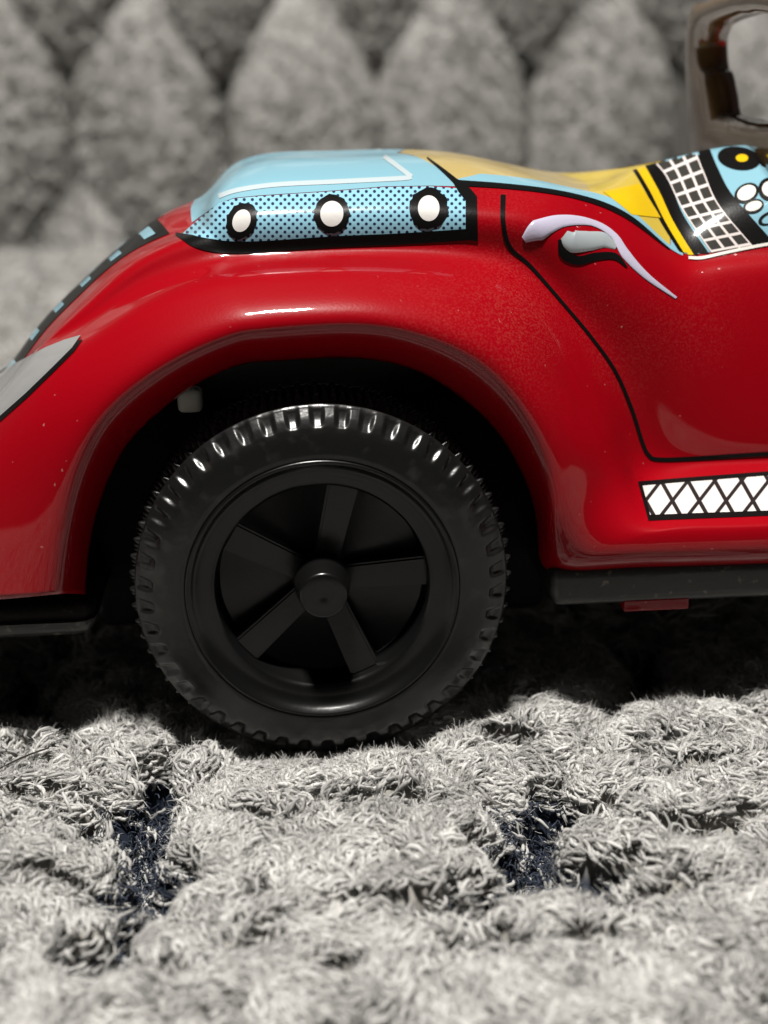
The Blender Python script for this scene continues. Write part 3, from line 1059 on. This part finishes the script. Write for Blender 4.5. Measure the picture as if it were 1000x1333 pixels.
# --- printed seat inside the cockpit: bands that run across the seat roll
def strip(name, left, right, material, eps, ns=10, nt=40, both=True):
    """left / right: pixel paths from the far silhouette down to the rim"""
    A_, B_ = smooth_path(left, 10), smooth_path(right, 10)
    def res(P):
        s_ = np.concatenate([[0], np.cumsum(np.linalg.norm(np.diff(P, axis=0), axis=1))])
        t_ = np.linspace(0, s_[-1], nt)
        return np.stack([np.interp(t_, s_, P[:, 0]), np.interp(t_, s_, P[:, 1])], -1)
    A_, B_ = res(A_), res(B_)
    W = np.full((ns, nt, 2), np.nan)
    for i in range(ns):
        for j in range(nt):
            p = A_[j] + (B_[j] - A_[j]) * i / (ns - 1)
            h_ = pix2uv(*p)
            if h_ is not None and h_[0] > 11.5 and h_[1] > 9.06:
                W[i, j] = h_
    ok = ~np.isnan(W[..., 0])
    Wf = np.nan_to_num(W)
    X = S(Wf[..., 0], Wf[..., 1]) + SIGN * N_(Wf[..., 0], Wf[..., 1]) * eps
    uv = np.stack(np.meshgrid(np.linspace(0, 1, ns), np.linspace(0, 1, nt), indexing='ij'), -1)
    idx = -np.ones((ns, nt), int)
    idx[ok] = np.arange(ok.sum())
    fc = []
    for i in range(ns - 1):
        for j in range(nt - 1):
            q_ = [idx[i, j], idx[i, j + 1], idx[i + 1, j + 1], idx[i + 1, j]]
            if min(q_) >= 0:
                fc.append(q_)
    o = mesh_obj(name, X[ok], fc, material, car, uv=uv[ok])
    if both:
        mesh_obj(name, mirror_y(X[ok]), [f[::-1] for f in fc], material, car, uv=uv[ok])
    return o


def uv_box(u_a, u_b, v_a):
    return ([(u_, v_a) for u_ in np.linspace(u_a, u_b, 30)] + [(u_b, v_) for v_ in np.linspace(v_a, 12, 14)[1:]]
            + [(u_, 12.0) for u_ in np.linspace(u_b, u_a, 30)[1:]] + [(u_a, v_) for v_ in np.linspace(12, v_a, 14)[1:-1]])


ink_uv('seat_print', uv_box(12.9, 15.0, 9.15), m_yellow, 0.03)
ink_uv('seat_print', uv_box(15.02, NS - 1, 9.12), m_blue, 0.03)
strip('seat_band', [(785, 250), (795, 258), (808, 268), (822, 280)], [(832, 240), (840, 252), (850, 268), (860, 284)], m_bright, 0.09, ns=14)
strip('seat_band', [(824, 222), (840, 250), (860, 290), (888, 334)], [(829, 221), (846, 250), (866, 290), (894, 336)], m_black, 0.09, ns=4)
strip('seat_band', [(829, 220), (846, 250), (866, 290), (894, 338)], [(840, 218), (858, 250), (877, 290), (907, 338)], m_bright, 0.08, ns=6)
strip('seat_band', [(840, 216), (858, 250), (877, 290), (907, 338)], [(856, 212), (874, 244), (892, 284), (930, 340)], m_black, 0.07, ns=8)
strip('seat_plaid', [(852, 212), (868, 232), (890, 276), (935, 342)], [(902, 188), (918, 228), (938, 270), (990, 332)], m_plaid, 0.10, ns=30, nt=50)
strip('seat_band', [(902, 186), (918, 228), (938, 270), (990, 332)], [(920, 184), (936, 222), (955, 256), (1004, 312)], m_black, 0.07, ns=8)
for cx_, cy_, a_, b_, tl, mm_ in ((962, 207, 28, 15, 0.15, m_black), (966, 207, 8, 5, 0, m_bright), (1000, 205, 14, 14, 0.4, m_black), (972, 252, 17, 12, -0.5, m_black), (972, 252, 13, 9, -0.5, m_cream),
                                   (981, 269, 14, 9, -0.3, m_black), (981, 269, 11, 6, -0.3, m_cream), (1002, 247, 15, 15, 0, m_black), (1002, 247, 10, 10, 0, m_cream), (1002, 284, 16, 8, -0.4, m_black), (1003, 285, 12, 5, -0.4, m_blue)):
    ink('seat_mark', ellipse(cx_, cy_, a_, b_, tl, n_=24), mm_, 0.10 + 0.03 * (mm_ is not m_black), step=3, step_u=0.06, step_v=0.06)
rimw = smooth_path([(896, 336), (915, 336), (950, 328), (1000, 318), (1040, 314)])
ink('rim_line', stroke(rimw, 4), m_cream, 0.12)


# --- door handle: an embossed curl with a silver grip
def shell_tube(name, path, widths, rise, material, eps=0.0, parent=None, na=12):
    """half-round ridge standing on the shell along a pixel path"""
    P = smooth_path(path, 8)
    T = np.gradient(P, axis=0)
    T /= np.linalg.norm(T, axis=1)[:, None]
    Nn = np.stack([-T[:, 1], T[:, 0]], -1)
    w = np.interp(np.linspace(0, 1, len(P)), np.linspace(0, 1, len(widths)), widths)
    V = []
    for i in range(len(P)):
        for a_ in range(na + 1):
            t = a_ / na * 2 - 1
            u_, v_ = pix2uv(*(P[i] + Nn[i] * w[i] * t / 2))
            u_, v_ = np.array([u_]), np.array([v_])
            V.append((S(u_, v_) + SIGN * N_(u_, v_) * (eps - 0.05 + rise * w[i] / max(widths) * math.sqrt(max(0, 1 - t * t))))[0])
    fc = grid_faces(len(P), na + 1)
    a_, b_, c_ = V[fc[len(fc) // 2][0]], V[fc[len(fc) // 2][1]], V[fc[len(fc) // 2][2]]
    if np.cross(b_ - a_, c_ - a_) @ (CAM - a_) < 0:
        fc = [f[::-1] for f in fc]
    o = mesh_obj(name, V, fc, material, parent or car)
    return o


m_pearl = enamel('pearl_highlight_print', (0.36, 0.34, 0.43), rough=0.3)  # silvery print colour with the embossed edge's highlight put into it
hd = shell_tube('door_handle', [(682, 312), (700, 300), (732, 288), (770, 290), (798, 306), (815, 332), (842, 360), (880, 388)], [9, 28, 16, 8, 8, 12, 8, 3], 0.2, m_pearl, eps=0.12)
ink('handle_black_edge', stroke(smooth_path([(728, 312), (734, 330), (752, 339), (776, 334), (800, 334), (816, 348)]), np.interp(np.linspace(0, 1, 41), [0, .2, .5, .8, 1], [4, 13, 11, 9, 2])), m_black, 0.08)  # black printed edge below the grip
shell_tube('handle_grip', [(734, 306), (745, 314), (765, 314), (785, 313), (802, 322)], [14, 30, 26, 21, 6], 0.28, eps=0.08, material=mat('handle_silver', (0.36, 0.40, 0.42), 0.25, metal=0.3, coat=0.5))

# --- chassis pan, tabs, axles
m_pan = mat('dark_tin_pan', (0.035, 0.035, 0.033), 0.38, metal=0.3, noise=(900, (0.16, 0.14, 0.11), 0.62, 0.75), bump=(700, 0.25, 0.0004))


def box_mesh(x0, x1, y0, y1, z0, z1, bev=0.6, taper=0.0):
    bm = bmesh.new()
    bmesh.ops.create_cube(bm, size=1)
    for v in bm.verts:
        v.co = Vector((x0 if v.co.x < 0 else x1, y0 if v.co.y < 0 else y1, z0 if v.co.z < 0 else z1))
        if v.co.z == z0:
            v.co.y += taper if v.co.y == y0 else -taper
            v.co.x += taper if v.co.x == x0 else -taper
    bmesh.ops.bevel(bm, geom=bm.edges[:], offset=bev, segments=3, affect='EDGES', profile=0.6)
    V = [tuple(v.co) for v in bm.verts]
    bm.verts.index_update()
    Fc = [[v.index for v in f.verts] for f in bm.faces]
    bm.free()
    return V, Fc


p0, p1 = at(718, 752, 0.5), at(722, 789, 0.5)
pan_top, pan_bot = p0[2] + 1.0, p1[2]
V, Fc = box_mesh(p0[0], 2 * XM - p0[0], 0.0, 2 * YC, pan_bot, pan_top, 1.1, 0.9)
mesh_obj('chassis_pan', V, Fc, m_pan, car)
t0_, t1_ = at(812, 780, 0.4), at(896, 792, 0.4)
V, Fc = box_mesh(t0_[0], t1_[0], 0.2, 3.0, t1_[2], pan_bot + 0.4, 0.2)
mesh_obj('chassis_tab', V, Fc, m_red, car)
r0_, r1_ = at(-170, 800, 1), at(126, 838, 1)
zr0, zr1 = at(60, 834, 1)[2], at(60, 790, 1)[2]
V, Fc = box_mesh(r0_[0], r1_[0], 1.0, 2 * YC - 1, zr0, zr1, 2.0)
mesh_obj('rear_bumper', V, Fc, m_pan, car)
V2 = mirror_x(V)
mesh_obj('front_bumper', V2, [f[::-1] for f in Fc], m_pan, car)
m_bright_block = mat('pale_bright_block', (0.6, 0.57, 0.5), 0.4)
m_arch_shade = mat('arch_shade', (0.004, 0.004, 0.004), 0.7, spec=0.15)  # near-black so that the arches look shaded inside
m_axle = mat('steel_axle', (0.5, 0.5, 0.5), 0.3, metal=1.0)
for xw in (0.0, 2 * XM):
    V, Fc = lathe([(0.01, 3), (1.1, 3), (1.1, 2 * YC - 3), (0.01, 2 * YC - 3)], 20)
    V[:, 0] += xw
    V[:, 2] += 18
    mesh_obj('axle', V, Fc, m_axle, car)
    # made-up pale block, stands in for a bright spot inside the arch
    V, Fc = box_mesh(xw - 13.0, xw - 10.6, 6.5, 8.0, 33.9, 36.3, 0.7)
    mesh_obj('arch_bright_block', V, Fc, m_bright_block, car)
    # added dark box blocks the view through the arches, standing in for shade
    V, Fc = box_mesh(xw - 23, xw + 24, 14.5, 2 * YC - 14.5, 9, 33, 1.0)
    mesh_obj('arch_shade_box', V, Fc, m_arch_shade, car)

# --- wheels
m_tyre = mat('black_rubber', (0.0050, 0.0050, 0.0048), 0.30, spec=0.5, noise=(500, (0.016, 0.015, 0.014), 0.55, 0.72), bump=(1800, 0.12, 0.0002))
m_rim = mat('black_plastic', (0.0035, 0.0035, 0.0035), 0.26, spec=0.4, bump=(1500, 0.06, 0.0002))

NT = 1008
tyre_prof = []
# sidewall from the rim bead outwards, tread, inner sidewall
side = [(12.55, 1.2), (12.65, 0.35), (12.9, 0.15), (13.4, 0.3), (14.2, 0.35), (15.0, 0.55), (15.5, 0.7), (15.8, 0.82), (16.0, 0.95), (16.2, 1.1), (16.4, 1.3)]
tyre_prof += side
tread = []
for y in np.linspace(1.45, 10.55, 86):
    tread.append((17.2, float(y)))
tyre_prof += tread
tyre_prof += [(r_, 12.0 - y_) for r_, y_ in reversed(side)]


def tyre_mod(a_, k, r_, y_):
    if k < len(side) - 4 or k >= len(side) + len(tread) + 4:
        return r_, y_
    yy = y_ if y_ <= 6 else 12 - y_
    if yy < 1.95:                                    # shoulder row: small scoops bitten out of the edge
        c = 0.5 + 0.5 * math.cos(46 * a_)
        scoop = min(1.0, max(0.0, (0.70 - c) * 1.9)) * math.sin(math.pi * min(1, max(0, (yy - 0.75) / 1.3))) ** 0.7
        base = 16.2 + (yy - 1.0) * 1.2 if yy > 1.0 else r_
        return base - 0.5 * scoop, y_
    if yy < 2.3:
        return 17.45, y_
    if yy < 2.6:
        return 17.0, y_
    rowk = int((yy - 2.6) / 1.1)
    fy = ((yy - 2.6) % 1.1) / 1.1
    ph = 0.5 * (rowk % 2)
    kn = max(0.0, math.cos(2 * math.pi * (68 * a_ / (2 * math.pi) + ph)) * 0.8 + 0.3) * max(0.0, math.sin(math.pi * fy)) ** 0.8
    return 17.15 + 0.9 * min(1.0, kn), y_


tyV, tyF = lathe(tyre_prof, NT, tyre_mod)
rim_prof = [(12.75, 1.6), (12.75, 0.25), (12.6, 0.0), (12.38, 0.08), (12.1, 0.55), (11.6, 0.95), (11.0, 1.1), (10.4, 1.2), (10.1, 1.35), (9.92, 1.7), (9.78, 4.4), (9.6, 4.6), (0.01, 4.8)]
rmV, rmF = lathe(rim_prof, 160)
hub_prof = [(2.8, 4.9), (2.6, 1.6), (2.35, 0.7), (2.25, -0.5), (2.15, -0.75), (1.95, -0.83), (1.2, -0.85), (0.5, -0.87), (0.35, -0.8), (0.01, -0.78)]
hbV, hbF = lathe(hub_prof[::-1], 64)


def spoke_mesh(a_):
    bm = bmesh.new()
    bmesh.ops.create_cube(bm, size=1)
    for v in bm.verts:
        s_ = v.co.x > 0
        r_ = 9.95 if s_ else 1.8
        w = 1.45 if s_ else 1.15
        y_ = (2.3 if s_ else 3.4) if v.co.y < 0 else 4.9
        v.co = Vector((r_, y_, w * (1 if v.co.z > 0 else -1)))
    bmesh.ops.bevel(bm, geom=bm.edges[:], offset=0.22, segments=2, affect='EDGES')
    bmesh.ops.rotate(bm, verts=bm.verts[:], matrix=Matrix.Rotation(-a_, 3, 'Y'))
    bm.verts.index_update()
    V = [tuple(v.co) for v in bm.verts]
    Fc = [[v.index for v in f.verts] for f in bm.faces]
    bm.free()
    return V, Fc


def move(o, v):
    o.location = [x * MM for x in v]


def wheel_at(x, y, flip, proto=None):
    if proto is None:
        tyre = mesh_obj('tyre', tyV, tyF, m_tyre)
        rimo = mesh_obj('rim', rmV, rmF, m_rim, tyre)
        mesh_obj('hub_cap', hbV, hbF, m_rim, tyre)
        for k in range(5):
            V, Fc = spoke_mesh(R(77 + 72 * k))
            mesh_obj('spoke', V, Fc, m_rim, tyre, smooth=False)
        tyre.name = 'wheel'
    else:
        tyre = proto.copy()
        col.objects.link(tyre)
        for ch in proto.children:
            c = ch.copy()
            col.objects.link(c)
            c.parent = tyre
    tyre.parent = car
    move(tyre, (x, y, 18.7))
    if flip:
        tyre.rotation_euler = (0, 0, math.pi)
    return tyre


w0 = wheel_at(0, -2.5, False)
wheel_at(2 * XM, -2.5, False, w0)
wheel_at(0, 2 * YC + 2.5, True, w0)
wheel_at(2 * XM, 2 * YC + 2.5, True, w0)

# --- windscreen frame: a smoky brown plastic hoop across the cockpit
m_brown = bpy.data.materials.new('smoky_brown_plastic')
n, l = nodes_of(m_brown)
b = n['Principled BSDF']
b.inputs['Base Color'].default_value = (0.11, 0.064, 0.027, 1)
b.inputs['Roughness'].default_value = 0.11
b.inputs['Transmission Weight'].default_value = 0.2
b.inputs['IOR'].default_value = 1.45
FY = 50.0
base_p = at(893, 185, FY)
top_p = at(884, 22, FY)
xw, z0, z1 = base_p[0], base_p[2] - 6.0, top_p[2]
NY = 2 * YC - FY


def rrect(y0, y1, z0_, z1_, r_, n_=8):
    out = []
    for (cy_, cz_, a0_) in ((y1 - r_, z1_ - r_, 0), (y0 + r_, z1_ - r_, 90), (y0 + r_, z0_ + r_, 180), (y1 - r_, z0_ + r_, 270)):
        for i in range(n_ + 1):
            a_ = R(a0_ + 90 * i / n_)
            out.append((cy_ + r_ * math.cos(a_), cz_ + r_ * math.sin(a_)))
    return out


zt = at(963, -14, YC)[2]                              # top of the hoop at the car's centre
zi = at(963, 18, YC)[2]
half_o = [(FY, z0), (FY, z0 + 5), (FY + 0.6, (z0 + z1) / 2), (FY + 0.3, z1 - 4), (FY - 1.2, z1 - 0.8), (FY - 4.0, z1 + (zt - z1) * 0.55), (FY - 8, zt - 0.8), (YC + 4, zt), (YC, zt)]
zib = at(955, 152, 34)[2]
half_i = [(FY - 12, zib), (FY - 11.4, zib + 0.5), (FY - 9.5, (zib + zi) / 2 - 1), (FY - 7.5, zi - 5.5), (FY - 6.8, zi - 3.4), (FY - 7.5, zi - 2.2), (FY - 10.5, zi - 0.8), (YC + 4, zi), (YC, zi)]
half_b = [(YC, z0), (YC + 6, z0), (YC + 12, z0)]
half_bi = [(YC, zib - 0.3), (YC + 2, zib - 0.3), (YC + 4, zib - 0.2)]


def hoop(h_, b_):
    a_ = smooth_path([(x_, y_, 0) for x_, y_ in h_], 5)[:, :2]
    b2 = smooth_path([(x_, y_, 0) for x_, y_ in b_], 5)[:, :2]
    full = np.concatenate([b2, a_])
    mir = full[::-1].copy()
    mir[:, 0] = 2 * YC - mir[:, 0]
    return np.concatenate([full, mir[1:-1]])


outer, inner = hoop(half_o, half_b), hoop(half_i, half_bi)
ring = []
no = len(outer)
V = []
prof = [(0.0, -1.3), (0.18, -1.9), (0.5, -2.1), (0.82, -1.9), (1.0, -1.3), (1.0, 1.3), (0.82, 1.9), (0.5, 2.1), (0.18, 1.9), (0.0, 1.3)]
for i in range(no):
    o_, i_ = np.array(outer[i]), np.array(inner[i])
    for s_, dx in prof:
        p = o_ + (i_ - o_) * s_
        lean = -(p[1] - z0) * 0.10
        V.append((xw + 1.9 + dx + lean + 0.6, p[0], p[1]))
npf = len(prof)
Fc = []
for i in range(no):
    for k in range(npf):
        Fc.append((i * npf + k, ((i + 1) % no) * npf + k, ((i + 1) % no) * npf + (k + 1) % npf, i * npf + (k + 1) % npf))
ws = mesh_obj('windscreen_frame', V, Fc, m_brown, car)
ws['label'] = 'smoky brown plastic windscreen frame'

# ------------------------------------------------------------------ a stray hair on the rug
m_hair = mat('dark_hair', (0.02, 0.016, 0.012), 0.4)


def ground_at(px, py, z=1.2):
    d = ray(px, py)
    return CAM + d * ((z - CAM[2]) / d[2])


hp = np.array([ground_at(-30, 1016, 6.4), ground_at(0, 1000, 7.2), ground_at(32, 985, 7.0), ground_at(62, 974, 5.4)])
V = []
path = smooth_path(hp, 8)
for i, p in enumerate(path):
    for a_ in range(6):
        t = a_ / 6 * 2 * math.pi
        V.append(p + np.array([0, math.cos(t), math.sin(t)]) * 0.085)
Fc = []
for i in range(len(path) - 1):
    for a_ in range(6):
        Fc.append((i * 6 + a_, i * 6 + (a_ + 1) % 6, (i + 1) * 6 + (a_ + 1) % 6, (i + 1) * 6 + a_))
ho = mesh_obj('stray_hair', V, Fc, m_hair)
tag(ho, 'single thin dark hair lying on the rug beside the rear wheel', 'hair')
